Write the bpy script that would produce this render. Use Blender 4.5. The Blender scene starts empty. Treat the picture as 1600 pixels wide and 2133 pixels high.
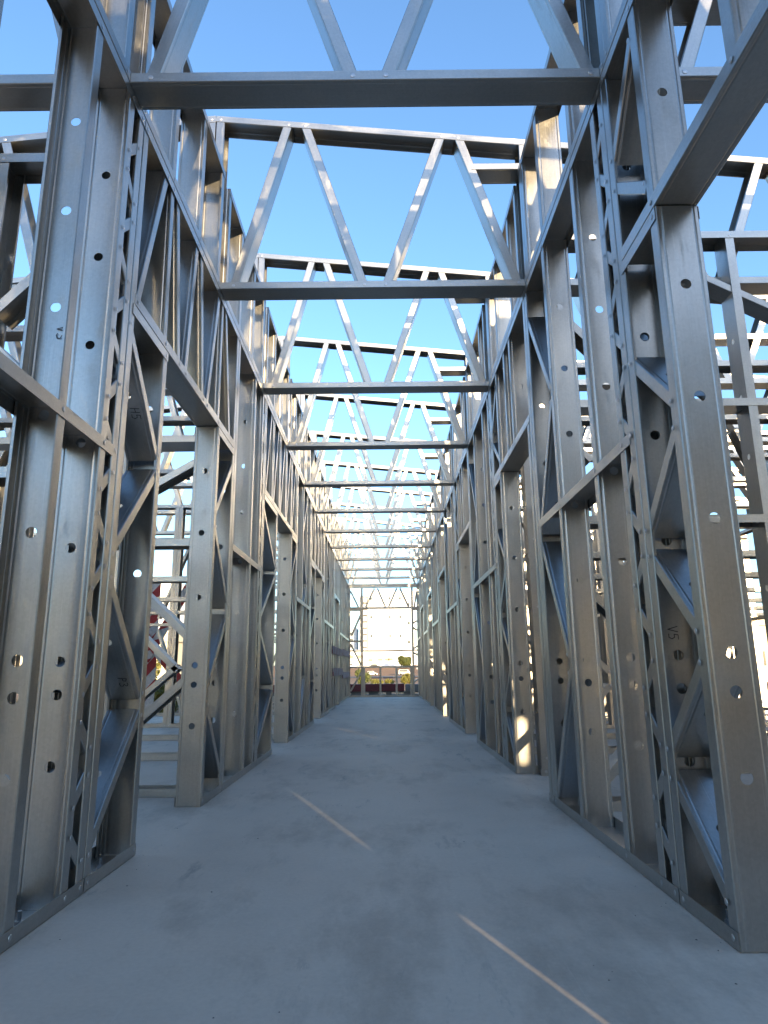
import bpy, math, random
from mathutils import Vector, Matrix
R = math.radians
random.seed(7)
S = bpy.context.scene
COL = S.collection
V = Vector

# ------------------------------------------------------------------ camera
CAM_H = 0.7466
cam_d = bpy.data.cameras.new('camera'); cam = bpy.data.objects.new('camera', cam_d); COL.objects.link(cam)
cam_d.sensor_fit = 'HORIZONTAL'; cam_d.sensor_width = 36.0
cam_d.lens = 36.0*1418.53/1600.0
cam_d.clip_start = 0.05; cam_d.clip_end = 6000
_yaw, _pit, _rol = -3.609e-4, 0.228274, -0.0107375
_f = V((math.sin(_yaw)*math.cos(_pit), math.cos(_yaw)*math.cos(_pit), math.sin(_pit)))
_r = V((math.cos(_yaw), -math.sin(_yaw), 0)); _u = _r.cross(_f)
_r2 = math.cos(_rol)*_r+math.sin(_rol)*_u; _u2 = -math.sin(_rol)*_r+math.cos(_rol)*_u
cam.matrix_world = Matrix(((_r2.x, _u2.x, -_f.x, 0), (_r2.y, _u2.y, -_f.y, 0), (_r2.z, _u2.z, -_f.z, CAM_H), (0, 0, 0, 1)))
S.camera = cam

# ------------------------------------------------------------------ sky, sun, exposure
SUN_EL = 9.0
SUN_AZ = 160.0          # clockwise from +Y (the corridor's far end): behind the camera, to the right
w = bpy.data.worlds.new('World'); S.world = w; w.use_nodes = True
nt = w.node_tree; bg = nt.nodes['Background']
sky = nt.nodes.new('ShaderNodeTexSky'); sky.sky_type = 'NISHITA'; sky.sun_disc = False
sky.sun_elevation = R(SUN_EL); sky.sun_rotation = R(SUN_AZ)
sky.air_density = 1.0; sky.dust_density = 1.0; sky.ozone_density = 3.3; sky.altitude = 50
nt.links.new(sky.outputs[0], bg.inputs[0]); bg.inputs[1].default_value = 0.15
sd = bpy.data.lights.new('sun', 'SUN'); sun = bpy.data.objects.new('sun', sd); COL.objects.link(sun)
sd.energy = 3.0; sd.angle = R(0.5); sd.color = (1.0, 0.75, 0.43)
_sv = V((math.sin(R(SUN_AZ))*math.cos(R(SUN_EL)), math.cos(R(SUN_AZ))*math.cos(R(SUN_EL)), math.sin(R(SUN_EL))))
sun.rotation_euler = _sv.to_track_quat('Z', 'Y').to_euler(); sun.location = (4, -10, 8)
S.view_settings.view_transform = 'Standard'; S.view_settings.look = 'None'
S.view_settings.gamma = 1.0; S.view_settings.use_curve_mapping = False
S.view_settings.exposure = 1.95
try:
    S.cycles.max_bounces = 10; S.cycles.diffuse_bounces = 4; S.cycles.glossy_bounces = 8
    S.cycles.sample_clamp_indirect = 6.0
except Exception: pass

# ------------------------------------------------------------------ materials
def newmat(name):
    m = bpy.data.materials.new(name); m.use_nodes = True
    t = m.node_tree; b = t.nodes['Principled BSDF']
    return m, t, b
def N(t, kind, **kw):
    n = t.nodes.new(kind)
    for k, v in kw.items(): setattr(n, k, v)
    return n
def ramp(t, src, stops):
    r = N(t, 'ShaderNodeValToRGB'); el = r.color_ramp.elements
    while len(el) < len(stops): el.new(0.5)
    for e, (p, c) in zip(el, stops): e.position = p; e.color = (c[0], c[1], c[2], 1)
    t.links.new(src, r.inputs[0]); return r.outputs[0]
def noise(t, vec, scale, detail=4, rough=0.55):
    n = N(t, 'ShaderNodeTexNoise'); n.inputs['Scale'].default_value = scale
    n.inputs['Detail'].default_value = detail; n.inputs['Roughness'].default_value = rough
    if vec is not None: t.links.new(vec, n.inputs['Vector'])
    return n.outputs[0]
def mapping(t, vec, sc, loc=(0, 0, 0)):
    m = N(t, 'ShaderNodeMapping'); m.inputs['Scale'].default_value = sc; m.inputs['Location'].default_value = loc
    t.links.new(vec, m.inputs['Vector']); return m.outputs[0]
def mix(t, fac, a, b, mode='MIX'):
    m = N(t, 'ShaderNodeMix', data_type='RGBA', blend_type=mode)
    for s, v in ((0, fac), (6, a), (7, b)):
        if hasattr(v, 'is_linked'): t.links.new(v, m.inputs[s])
        elif s == 0: m.inputs[0].default_value = v
        else: m.inputs[s].default_value = (v[0], v[1], v[2], 1)
    return m.outputs[2]
def math_(t, op, a, b=0.0, c=None):
    m = N(t, 'ShaderNodeMath', operation=op)
    for i, v in enumerate((a, b, c)):
        if v is None: continue
        if hasattr(v, 'is_linked'): t.links.new(v, m.inputs[i])
        else: m.inputs[i].default_value = v
    return m.outputs[0]
def bump(t, b, h, strength, dist):
    n = N(t, 'ShaderNodeBump'); n.inputs['Strength'].default_value = strength; n.inputs['Distance'].default_value = dist
    t.links.new(h, n.inputs['Height']); t.links.new(n.outputs[0], b.inputs['Normal'])

def steel_mat():
    m, t, b = newmat('galvanised_steel')
    tc = N(t, 'ShaderNodeTexCoord'); oi = N(t, 'ShaderNodeObjectInfo')
    cx = N(t, 'ShaderNodeCombineXYZ')
    t.links.new(math_(t, 'MULTIPLY', oi.outputs['Random'], 37.0), cx.inputs[0])
    t.links.new(math_(t, 'MULTIPLY', oi.outputs['Random'], 91.0), cx.inputs[2])
    va = N(t, 'ShaderNodeVectorMath', operation='ADD'); t.links.new(tc.outputs['Object'], va.inputs[0]); t.links.new(cx.outputs[0], va.inputs[1])
    vec = va.outputs[0]
    streak = noise(t, mapping(t, vec, (160, 160, 1.2)), 1.0, 3, 0.6)
    patch = noise(t, vec, 3.5, 4, 0.6)
    grain = noise(t, vec, 420, 2, 0.5)
    col = ramp(t, streak, [(0.25, (0.41, 0.398, 0.376)), (0.75, (0.51, 0.497, 0.472))])
    col = mix(t, 0.35, col, ramp(t, patch, [(0.3, (0.36, 0.353, 0.338)), (0.7, (0.52, 0.51, 0.492))]))
    vo = N(t, 'ShaderNodeTexVoronoi'); vo.inputs['Scale'].default_value = 120; t.links.new(vec, vo.inputs['Vector'])
    sep = N(t, 'ShaderNodeSeparateColor'); t.links.new(vo.outputs['Color'], sep.inputs[0])
    col = mix(t, 0.16, col, ramp(t, sep.outputs[0], [(0.0, (0.36, 0.355, 0.345)), (1.0, (0.62, 0.61, 0.59))]))
    rr = N(t, 'ShaderNodeMapping'); rr.inputs['Rotation'].default_value = (0.3, 0.35, 0.2); rr.inputs['Scale'].default_value = (260, 260, 2.2); t.links.new(vec, rr.inputs['Vector'])
    scr_ = noise(t, rr.outputs[0], 1.0, 2, 0.5)
    col = mix(t, math_(t, 'MULTIPLY', ramp(t, scr_, [(0.70, (0, 0, 0)), (0.76, (1, 1, 1))]), 0.5), col, (0.72, 0.71, 0.69))
    tint = math_(t, 'MULTIPLY_ADD', oi.outputs['Random'], 0.16, 0.90)
    tcx = N(t, 'ShaderNodeCombineXYZ')
    for i in range(3): t.links.new(tint, tcx.inputs[i])
    col = mix(t, 1.0, col, tcx.outputs[0], 'MULTIPLY')
    t.links.new(col, b.inputs['Base Color'])
    b.inputs['Metallic'].default_value = 1.0
    ro = math_(t, 'MULTIPLY_ADD', streak, 0.14, 0.19)
    ro = math_(t, 'MULTIPLY_ADD', patch, 0.14, ro)
    smudge = noise(t, mapping(t, vec, (14, 14, 5)), 1.0, 5, 0.7)
    ro = math_(t, 'MULTIPLY_ADD', ramp(t, smudge, [(0.56, (0, 0, 0)), (0.70, (1, 1, 1))]), 0.16, ro)
    ro = math_(t, 'MULTIPLY_ADD', grain, 0.05, math_(t, 'SUBTRACT', ro, 0.02))
    t.links.new(ro, b.inputs['Roughness'])
    big = noise(t, mapping(t, vec, (9, 9, 2.6)), 1.0, 2, 0.5)
    h = math_(t, 'MULTIPLY_ADD', streak, 0.05, math_(t, 'MULTIPLY', big, 1.0))
    bump(t, b, h, 0.55, 0.005)
    return m
def plain(name, col, rough=0.6, metal=0.0, var=0.15, scale=8.0, bmp=0.0):
    m, t, b = newmat(name)
    tc = N(t, 'ShaderNodeTexCoord')
    n = noise(t, tc.outputs['Object'], scale, 5, 0.6)
    lo = [max(0, c*(1-var)) for c in col]; hi = [min(1, c*(1+var)) for c in col]
    t.links.new(ramp(t, n, [(0.3, lo), (0.7, hi)]), b.inputs['Base Color'])
    b.inputs['Roughness'].default_value = rough; b.inputs['Metallic'].default_value = metal
    if bmp: bump(t, b, n, bmp, 0.02)
    return m
def concrete_mat():
    m, t, b = newmat('trowelled_concrete')
    g = N(t, 'ShaderNodeTexCoord'); vec = g.outputs['Object']
    big = noise(t, vec, 0.55, 6, 0.62)
    mid = noise(t, vec, 3.1, 6, 0.65)
    fine = noise(t, vec, 60, 4, 0.7)
    scr = noise(t, mapping(t, vec, (26, 1.4, 1), (3, 9, 0)), 1.0, 5, 0.7)
    col = ramp(t, big, [(0.25, (0.54, 0.455, 0.375)), (0.55, (0.63, 0.535, 0.445)), (0.8, (0.68, 0.585, 0.49))])
    col = mix(t, 0.45, col, ramp(t, mid, [(0.28, (0.48, 0.405, 0.335)), (0.5, (0.63, 0.535, 0.445)), (0.75, (0.70, 0.60, 0.50))]))
    col = mix(t, 0.22, col, ramp(t, fine, [(0.3, (0.40, 0.36, 0.30)), (0.7, (0.67, 0.62, 0.53))]))
    st = ramp(t, scr, [(0.64, (1, 1, 1)), (0.74, (0.80, 0.80, 0.81))])
    col = mix(t, 0.55, col, st, 'MULTIPLY')
    smear = noise(t, mapping(t, vec, (1.7, 0.7, 1), (11, 2, 0)), 1.3, 7, 0.72)
    col = mix(t, 0.85, col, ramp(t, smear, [(0.50, (1, 1, 1)), (0.64, (0.74, 0.73, 0.72)), (0.8, (0.58, 0.57, 0.56))]), 'MULTIPLY')
    scuff = noise(t, mapping(t, vec, (7, 1.6, 1), (1, 4, 0)), 1.0, 8, 0.78)
    gate = noise(t, vec, 0.9, 3, 0.5)
    sc2 = math_(t, 'MULTIPLY', ramp(t, scuff, [(0.55, (0, 0, 0)), (0.66, (1, 1, 1))]), ramp(t, gate, [(0.45, (0, 0, 0)), (0.60, (1, 1, 1))]))
    col = mix(t, math_(t, 'MULTIPLY', sc2, 0.75), col, (0.26, 0.245, 0.22))
    rt = N(t, 'ShaderNodeMapping'); rt.inputs['Rotation'].default_value = (0, 0, 0.55); rt.inputs['Scale'].default_value = (55, 0.9, 1); t.links.new(vec, rt.inputs['Vector'])
    scratch = noise(t, rt.outputs[0], 1.0, 3, 0.6)
    col = mix(t, math_(t, 'MULTIPLY', ramp(t, scratch, [(0.68, (0, 0, 0)), (0.74, (1, 1, 1))]), math_(t, 'MULTIPLY', gate, 0.5)), col, (0.70, 0.66, 0.58))
    t.links.new(col, b.inputs['Base Color'])
    t.links.new(math_(t, 'MULTIPLY_ADD', mid, 0.25, 0.52), b.inputs['Roughness'])
    h = math_(t, 'MULTIPLY_ADD', fine, 0.25, mid)
    bump(t, b, h, 0.22, 0.006)
    return m
def ground_mat():
    m, t, b = newmat('sandy_soil')
    g = N(t, 'ShaderNodeTexCoord'); vec = g.outputs['Object']
    a = noise(t, vec, 0.08, 6, 0.65); f = noise(t, vec, 1.7, 6, 0.7)
    col = ramp(t, a, [(0.32, (0.27, 0.125, 0.05)), (0.55, (0.31, 0.155, 0.07)), (0.75, (0.21, 0.145, 0.06))])
    col = mix(t, 0.4, col, ramp(t, f, [(0.3, (0.18, 0.09, 0.04)), (0.7, (0.34, 0.19, 0.09))]))
    t.links.new(col, b.inputs['Base Color']); b.inputs['Roughness'].default_value = 0.95
    bump(t, b, f, 0.6, 0.08); return m
def leaf_mat(name, c1, c2):
    m, t, b = newmat(name)
    g = N(t, 'ShaderNodeTexCoord')
    n = noise(t, g.outputs['Object'], 5.0, 3, 0.6)
    t.links.new(ramp(t, n, [(0.3, c1), (0.7, c2)]), b.inputs['Base Color'])
    b.inputs['Roughness'].default_value = 0.7
    try: b.inputs['Transmission Weight'].default_value = 0.0
    except Exception: pass
    return m
def stripe_mat(name, red, white, pitch, skew):
    m, t, b = newmat(name)
    g = N(t, 'ShaderNodeTexCoord'); s = N(t, 'ShaderNodeSeparateXYZ'); t.links.new(g.outputs['Object'], s.inputs[0])
    d = math_(t, 'MULTIPLY_ADD', s.outputs[0], skew, s.outputs[2])
    fr = math_(t, 'FRACT', math_(t, 'DIVIDE', d, pitch))
    k = math_(t, 'GREATER_THAN', fr, 0.5)
    n = noise(t, g.outputs['Object'], 22, 5, 0.7)
    wear = ramp(t, n, [(0.35, (0.75, 0.75, 0.75)), (0.7, (1.1, 1.1, 1.1))])
    col = mix(t, 1.0, mix(t, k, white, red), wear, 'MULTIPLY')
    t.links.new(col, b.inputs['Base Color']); b.inputs['Roughness'].default_value = 0.75
    return m
def shade_board_mat():
    m, t, b = newmat('shade_board')  # warm tone for the added boards, tuned for reflections in the steel
    g = N(t, 'ShaderNodeTexCoord')
    vo = N(t, 'ShaderNodeTexVoronoi'); vo.inputs['Scale'].default_value = 28
    t.links.new(mapping(t, g.outputs['Object'], (1, 1, 0.4)), vo.inputs['Vector'])
    t.links.new(ramp(t, vo.outputs[0], [(0.1, (0.78, 0.60, 0.40)), (0.7, (0.66, 0.48, 0.29))]), b.inputs['Base Color'])
    b.inputs['Roughness'].default_value = 0.8
    return m
STEEL = steel_mat()
SCREW = plain('zinc_screw', (0.55, 0.55, 0.56), 0.35, 0.9)
INK = plain('marker_ink', (0.03, 0.03, 0.035), 0.6)
CONC = concrete_mat(); SOIL = ground_mat(); SHADE_BOARD = shade_board_mat()
ASPH = plain('road_asphalt', (0.10, 0.095, 0.095), 0.9, 0, 0.2, 2)
HAZ = stripe_mat('red_white_paint', (0.42, 0.045, 0.04), (0.62, 0.58, 0.54), 0.44, 1.1)
HAZ2 = stripe_mat('faded_red_white_paint', (0.40, 0.20, 0.21), (0.45, 0.38, 0.37), 0.5, 1.0)
WHITE = plain('white_render', (0.79, 0.81, 0.84), 0.85, 0, 0.05, 0.3)
CREAM = plain('cream_render', (0.66, 0.60, 0.44), 0.85, 0, 0.08, 0.3)
BLUEG = plain('blue_grey_render', (0.58, 0.63, 0.68), 0.85, 0, 0.08, 0.3)
GREYB = plain('grey_render', (0.24, 0.235, 0.23), 0.85, 0, 0.1, 0.4)
GLASS = plain('dark_window_glass', (0.06, 0.07, 0.08), 0.12, 0, 0.2, 0.5)
SHUT = plain('tan_shutter', (0.38, 0.30, 0.20), 0.7, 0, 0.15, 1.5)
REDP = plain('dark_red_paint', (0.10, 0.012, 0.016), 0.55, 0, 0.3, 3)
GREYM = plain('grey_metal', (0.16, 0.17, 0.18), 0.5, 0.5, 0.2, 4)
RUBBER = plain('tyre_rubber', (0.02, 0.02, 0.02), 0.8)
CARW = plain('white_car_paint', (0.75, 0.75, 0.75), 0.25, 0, 0.03)
CARD = plain('dark_car_paint', (0.05, 0.055, 0.06), 0.25, 0, 0.1)
CARS = plain('silver_car_paint', (0.42, 0.43, 0.45), 0.3, 0.6, 0.05)
BARK = plain('bark', (0.10, 0.075, 0.05), 0.9, 0, 0.3, 20)
LEAF1 = leaf_mat('olive_leaf', (0.055, 0.075, 0.02), (0.13, 0.14, 0.035))
LEAF2 = leaf_mat('yellow_green_leaf', (0.10, 0.105, 0.02), (0.20, 0.175, 0.035))
GRASS = leaf_mat('dry_grass', (0.12, 0.11, 0.03), (0.26, 0.21, 0.07))
ROPE = plain('brown_cable', (0.09, 0.045, 0.035), 0.7)

# ------------------------------------------------------------------ object helpers
def link(name, me, parent=None, M=None, loc=(0, 0, 0)):
    o = bpy.data.objects.new(name, me); COL.objects.link(o)
    if parent is not None:
        o.parent = parent
        M = M if M is not None else Matrix.Translation(V(loc))
        o.matrix_basis = Matrix.Translation(-parent.location) @ M
    else:
        o.matrix_basis = M if M is not None else Matrix.Translation(V(loc))
    return o
def tag(o, label, cat, group=None, kind=None):
    if label: o['label'] = label
    if cat: o['category'] = cat
    if group: o['group'] = group
    o['kind'] = kind or 'thing'
    return o
def thing(name, label, cat, loc, group=None):
    o = bpy.data.objects.new(name, None); COL.objects.link(o); o.location = loc; o.empty_display_size = 0.1
    return tag(o, label, cat, group)
def mesh(name, vs, fs, mat, smooth=False):
    me = bpy.data.meshes.new(name); me.from_pydata([tuple(v) for v in vs], [], fs)
    me.materials.append(mat); me.update()
    if smooth: me.polygons.foreach_set('use_smooth', [True]*len(me.polygons))
    return me
class MB:
    def __init__(s): s.v = []; s.f = []
    def box(s, a, b):
        n = len(s.v); x0, y0, z0 = a; x1, y1, z1 = b
        s.v += [(x0, y0, z0), (x1, y0, z0), (x1, y1, z0), (x0, y1, z0), (x0, y0, z1), (x1, y0, z1), (x1, y1, z1), (x0, y1, z1)]
        for q in ((0, 3, 2, 1), (4, 5, 6, 7), (0, 1, 5, 4), (1, 2, 6, 5), (2, 3, 7, 6), (3, 0, 4, 7)): s.f.append(tuple(n+i for i in q))
        return s
    def tube(s, pts, r, seg=6):
        n0 = len(s.v); k = len(pts)
        for i, p in enumerate(pts):
            p = V(p); d = (V(pts[min(i+1, k-1)])-V(pts[max(i-1, 0)])).normalized()
            a = d.cross(V((0, 0, 1))) if abs(d.z) < .9 else d.cross(V((1, 0, 0))); a.normalize(); b = d.cross(a)
            rr = r[i] if isinstance(r, (list, tuple)) else r
            for j in range(seg):
                t = 2*math.pi*j/seg; s.v.append(tuple(p+a*math.cos(t)*rr+b*math.sin(t)*rr))
        for i in range(k-1):
            for j in range(seg):
                s.f.append((n0+i*seg+j, n0+i*seg+(j+1) % seg, n0+(i+1)*seg+(j+1) % seg, n0+(i+1)*seg+j))
        s.f.append(tuple(n0+j for j in range(seg))[::-1]); s.f.append(tuple(n0+(k-1)*seg+j for j in range(seg)))
        return s
    def prism(s, poly, a0, a1, ax):      # poly in the two other axes, extruded along axis ax
        n = len(s.v); k = len(poly)
        for a in (a0, a1):
            for (p, q) in poly:
                s.v.append((a, p, q) if ax == 0 else (p, a, q) if ax == 1 else (p, q, a))
        s.f.append(tuple(range(n, n+k))); s.f.append(tuple(range(n+k, n+2*k))[::-1])
        for i in range(k): j = (i+1) % k; s.f.append((n+i, n+k+i, n+k+j, n+j))
        return s
    def mesh(s, name, mat, smooth=False): return mesh(name, s.v, s.f, mat, smooth)
    def obj(s, name, mat, parent=None, smooth=False):
        return link(name, s.mesh(name, mat, smooth), parent)

# ------------------------------------------------------------------ cold-formed steel sections
T_ = 0.002
def section(W, F, lip, hi):
    w = W/2; b = 0.003
    g = w*0.76
    if hi:
        p = []
        if lip: p += [(-w+lip, F), (-w+b, F), (-w, F-b)]
        else: p += [(-w, F)]
        p += [(-w, b), (-w+b, 0), (-g-0.005, 0), (-g, 0.0013), (-g+0.005, 0), (-0.026, 0)]
    else:
        p = ([(-w+lip, F)] if lip else []) + [(-w, F), (-w, 0), (-0.026, 0)]
    p += [(-x, y) for x, y in reversed(p)]
    n = len(p); q = []
    for i in range(n):
        a = V(p[max(i-1, 0)]); c = V(p[min(i+1, n-1)]); m = V(p[i])
        d1 = (m-a).normalized() if i > 0 else None; d2 = (c-m).normalized() if i < n-1 else None
        n1 = V((-d1.y, d1.x)) if d1 else None; n2 = V((-d2.y, d2.x)) if d2 else None
        if n1 is None: o = n2*T_
        elif n2 is None: o = n1*T_
        else:
            h = (n1+n2).normalized(); o = h*(T_/max(0.3, h.dot(n1)))
        q.append((m.x+o.x, m.y+o.y))
    return p, q
_cache = {}; _jr = random.Random(21)
KIND = {'stud': (0.146, 0.055, 0.012), 'track': (0.1535, 0.048, 0), 'brace': (0.140, 0.046, 0.010), 'chord': (0.15, 0.05, 0.012), 'diag': (0.1445, 0.058, 0.012), 'lintel': (0.150, 0.054, 0.011)}
HOLE_R = 0.0185
def member_mesh(kind, L, holes=(), hi=True):
    L = round(L, 3); key = (kind, L, tuple(holes), hi)
    if key in _cache: return _cache[key]
    W, F, lip = KIND[kind]
    P, Q = section(W, F, lip, hi)
    vs, fs = [], []
    n = len(P); mid = n//2-1                      # segment mid..mid+1 is the hole strip
    def quadstrip(PP, flip):
        for i in range(n-1):
            if i == mid and holes: continue
            a, c = PP[i], PP[i+1]; k = len(vs)
            vs.extend([(a[0], a[1], 0), (c[0], c[1], 0), (c[0], c[1], L), (a[0], a[1], L)])
            fs.append((k, k+1, k+2, k+3) if not flip else (k+3, k+2, k+1, k))
    quadstrip(P, False); quadstrip(Q, True)
    if holes:
        x0, x1 = P[mid][0], P[mid+1][0]; NS = 16 if hi else 8
        for yv, flip in ((P[mid][1], False), (Q[mid][1], True)):
            zc = 0.0
            for h in list(holes)+[None]:
                z1 = L if h is None else h-0.026
                k = len(vs); vs.extend([(x0, yv, zc), (x1, yv, zc), (x1, yv, z1), (x0, yv, z1)])
                fs.append((k, k+1, k+2, k+3) if not flip else (k+3, k+2, k+1, k))
                if h is None: break
                k = len(vs)
                cs = [(x1, h+0.026), (x0, h+0.026), (x0, h-0.026), (x1, h-0.026)]
                vs.extend([(a, yv, b_) for a, b_ in cs])
                for j in range(NS):
                    t = 2*math.pi*j/NS; vs.append((HOLE_R*math.cos(t), yv, h+HOLE_R*math.sin(t)))
                qn = NS//4
                for q_ in range(4):
                    for j in range(qn):
                        tri = (k+q_, k+4+(q_*qn+j) % NS, k+4+(q_*qn+j+1) % NS)
                        fs.append(tri if flip else tri[::-1])
                    tri = (k+q_, k+4+((q_+1)*qn) % NS, k+(q_+1) % 4)
                    fs.append(tri if flip else tri[::-1])
                zc = h+0.026
        for h in holes:
            k = len(vs)
            for j in range(NS):
                t = 2*math.pi*j/NS
                vs.append((HOLE_R*math.cos(t), P[mid][1], h+HOLE_R*math.sin(t))); vs.append((HOLE_R*math.cos(t), Q[mid][1], h+HOLE_R*math.sin(t)))
            for j in range(NS):
                a = k+2*j; c = k+2*((j+1) % NS); fs.append((a, c, c+1, a+1))
    for zz, flip in ((0, True), (L, False)):      # end caps
        for i in range(n-1):
            k = len(vs); vs.extend([(P[i][0], P[i][1], zz), (P[i+1][0], P[i+1][1], zz), (Q[i+1][0], Q[i+1][1], zz), (Q[i][0], Q[i][1], zz)])
            fs.append((k, k+1, k+2, k+3) if not flip else (k+3, k+2, k+1, k))
    for i, flip in ((0, False), (n-1, True)):     # free edges of the lips
        k = len(vs); vs.extend([(P[i][0], P[i][1], 0), (P[i][0], P[i][1], L), (Q[i][0], Q[i][1], L), (Q[i][0], Q[i][1], 0)])
        fs.append((k, k+1, k+2, k+3) if not flip else (k+3, k+2, k+1, k))
    me = mesh(kind, vs, fs, STEEL); _cache[key] = me
    return me
def member(parent, name, kind, p0, p1, ydir, holes=(), hi=True, jitter=0.0):
    """cold-formed section from p0 to p1 (line in the middle of the web's outer face); flanges point along ydir"""
    p0, p1 = V(p0), V(p1); L = (p1-p0).length
    z = (p1-p0).normalized(); y = V(ydir); y = (y-z*y.dot(z)).normalized(); x = y.cross(z)
    if kind in ('stud', 'diag'):                    # no two pieces sit quite true
        q = Matrix.Rotation(_jr.uniform(-0.009, 0.009), 3, z); x = q @ x; y = q @ y
    M = Matrix(((x.x, y.x, z.x, p0.x), (x.y, y.y, z.y, p0.y), (x.z, y.z, z.z, p0.z), (0, 0, 0, 1)))
    return link(name, member_mesh(kind, L, holes, hi), parent, M)
def strut(parent, name, kind, a, b, ydir, hi=True, holes=(), ext=0.0):
    """like member(), but a-b runs along the middle of the flange"""
    a, b = V(a), V(b); z = (b-a).normalized(); y = V(ydir); y = (y-z*y.dot(z)).normalized()
    o = -y*(KIND[kind][1]/2)
    return member(parent, name, kind, a+o-z*ext, b+o+z*ext, y, holes, hi)
def screws(parent, pts, nrm, r=0.0085):
    if not pts: return
    n = V(nrm); a = V((0, 0, 1)) if abs(n.z) < .5 else V((1, 0, 0)); b = n.cross(a)
    vs, fs = [], []
    for p in pts:
        p = V(p); k = len(vs)
        for rr, h in ((r*1.15, 0.0003), (r*0.95, 0.0016), (r*0.4, 0.0022)):
            for j in range(8):
                t = j*math.pi/4; vs.append(p+a*rr*math.cos(t)+b*rr*math.sin(t)+n*h)
        for l in range(2):
            for j in range(8):
                fs.append((k+l*8+j, k+l*8+(j+1) % 8, k+l*8+8+(j+1) % 8, k+l*8+8+j))
        fs.append(tuple(k+16+j for j in range(8)))
    o = link('screws', mesh('screws', [v-parent.location for v in vs], fs, SCREW), None)
    o.parent = parent; o.matrix_basis = Matrix.Identity(4); o['kind'] = 'stuff'
GLY = {'V': [[(0, 1), (.28, 0), (.55, 1)]], '3': [[(0, .95), (.3, 1), (.5, .8), (.2, .55), (.5, .4), (.5, .1), (.2, 0), (0, .1)]],
       '5': [[(.55, 1), (.1, 1), (.05, .6), (.35, .62), (.5, .35), (.35, .05), (0, .05)]], 'H': [[(0, 0), (.05, 1)], [(.45, 0), (.5, 1)], [(0, .5), (.5, .55)]],
       '0': [[(.25, 1), (.02, .6), (.1, .1), (.35, 0), (.52, .4), (.45, .9), (.25, 1)]], '6': [[(.45, 1), (.1, .6), (.05, .2), (.3, 0), (.5, .25), (.3, .5), (.08, .3)]],
       '2': [[(0, .8), (.25, 1), (.5, .8), (.35, .45), (0, 0), (.55, .02)]], 'J': [[(.1, 1), (.5, 1)], [(.35, 1), (.35, .2), (.15, 0), (0, .2)]], 'P': [[(0, 0), (.05, 1), (.45, .85), (.4, .55), (.05, .5)]]}
def mark(parent, text, org, udir, vdir, size, wd=0.003):
    """handwritten marker strokes lying on a steel face"""
    u, v = V(udir).normalized(), V(vdir).normalized(); n = u.cross(v); vs, fs = [], []
    x = 0.0
    for ch in text:
        for st in GLY[ch]:
            for (a, b) in zip(st[:-1], st[1:]):
                A = V(org)+u*(x+a[0])*size+v*a[1]*size; B = V(org)+u*(x+b[0])*size+v*b[1]*size
                d = (B-A).normalized(); s = d.cross(n)*wd*0.5; k = len(vs)
                vs += [A-s-d*wd*.3, A+s-d*wd*.3, B+s+d*wd*.3, B-s+d*wd*.3]; fs.append((k, k+1, k+2, k+3))
        x += 0.75
    o = link('handwritten_mark', mesh('handwritten_mark', [p-parent.location for p in vs], fs, INK), None)
    o.parent = parent; o.matrix_basis = Matrix.Identity(4)
    return o

# ------------------------------------------------------------------ the setting: terrain, slab, road
XL, XR = -1.0617, 0.9383
WT = 3.19                      # top of the corridor walls
def zter(y):
    pts = [(-3000, -0.3), (21, -0.3), (45, -0.32), (60, -0.55), (150, -1.0), (250, -1.0), (330, 3.0), (420, 4.0), (4000, 6)]
    for (a, za), (b, zb) in zip(pts[:-1], pts[1:]):
        if y <= b: return za+(zb-za)*(y-a)/(b-a)
    return 6
def terrain():
    ys = [-1500, -400, -120, -40, -10, 0, 10, 20, 24, 30, 36, 45, 52, 60, 75, 90, 110, 130, 150, 175, 200, 225, 250, 270, 290, 310, 330, 360, 420, 600, 1200, 3500]
    xs = [-3000, -900, -300, -120, -60, -30, -15, -7, 0, 7, 15, 30, 60, 120, 300, 900, 3000]
    vs, fs = [], []
    rng = random.Random(3)
    for y in ys:
        for x in xs:
            near = -9 < x < 9 and -12 < y < 23
            vs.append((x, y, zter(y)+(0 if near else rng.uniform(-.05, .05)*(1+abs(y)/120))))
    for i in range(len(ys)-1):
        for j in range(len(xs)-1):
            k = i*len(xs)+j; fs.append((k, k+1, k+1+len(xs), k+len(xs)))
    o = link('ground', mesh('ground', vs, fs, SOIL)); o['kind'] = 'structure'
terrain()
slab = MB().prism([(-7.2, -3.4), (7.2, -3.4), (7.2, 20.75), (-3.75, 20.75), (-3.75, 12.75), (-7.2, 12.75)], -0.45, 0.0, 2).obj('floor_slab', CONC); slab['kind'] = 'structure'
rv, rf = [], []
for i, x in enumerate([-200, -80, -30, 0, 30, 80, 200]):
    y = 178+0.06*x
    rv += [(x, y-16, zter(y-16)+0.12), (x, y+16, zter(y+16)+0.12)]
    if i: rf.append((2*i-2, 2*i, 2*i+1, 2*i-1))
o = link('road', mesh('road', rv, rf, ASPH)); o['kind'] = 'structure'

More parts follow.
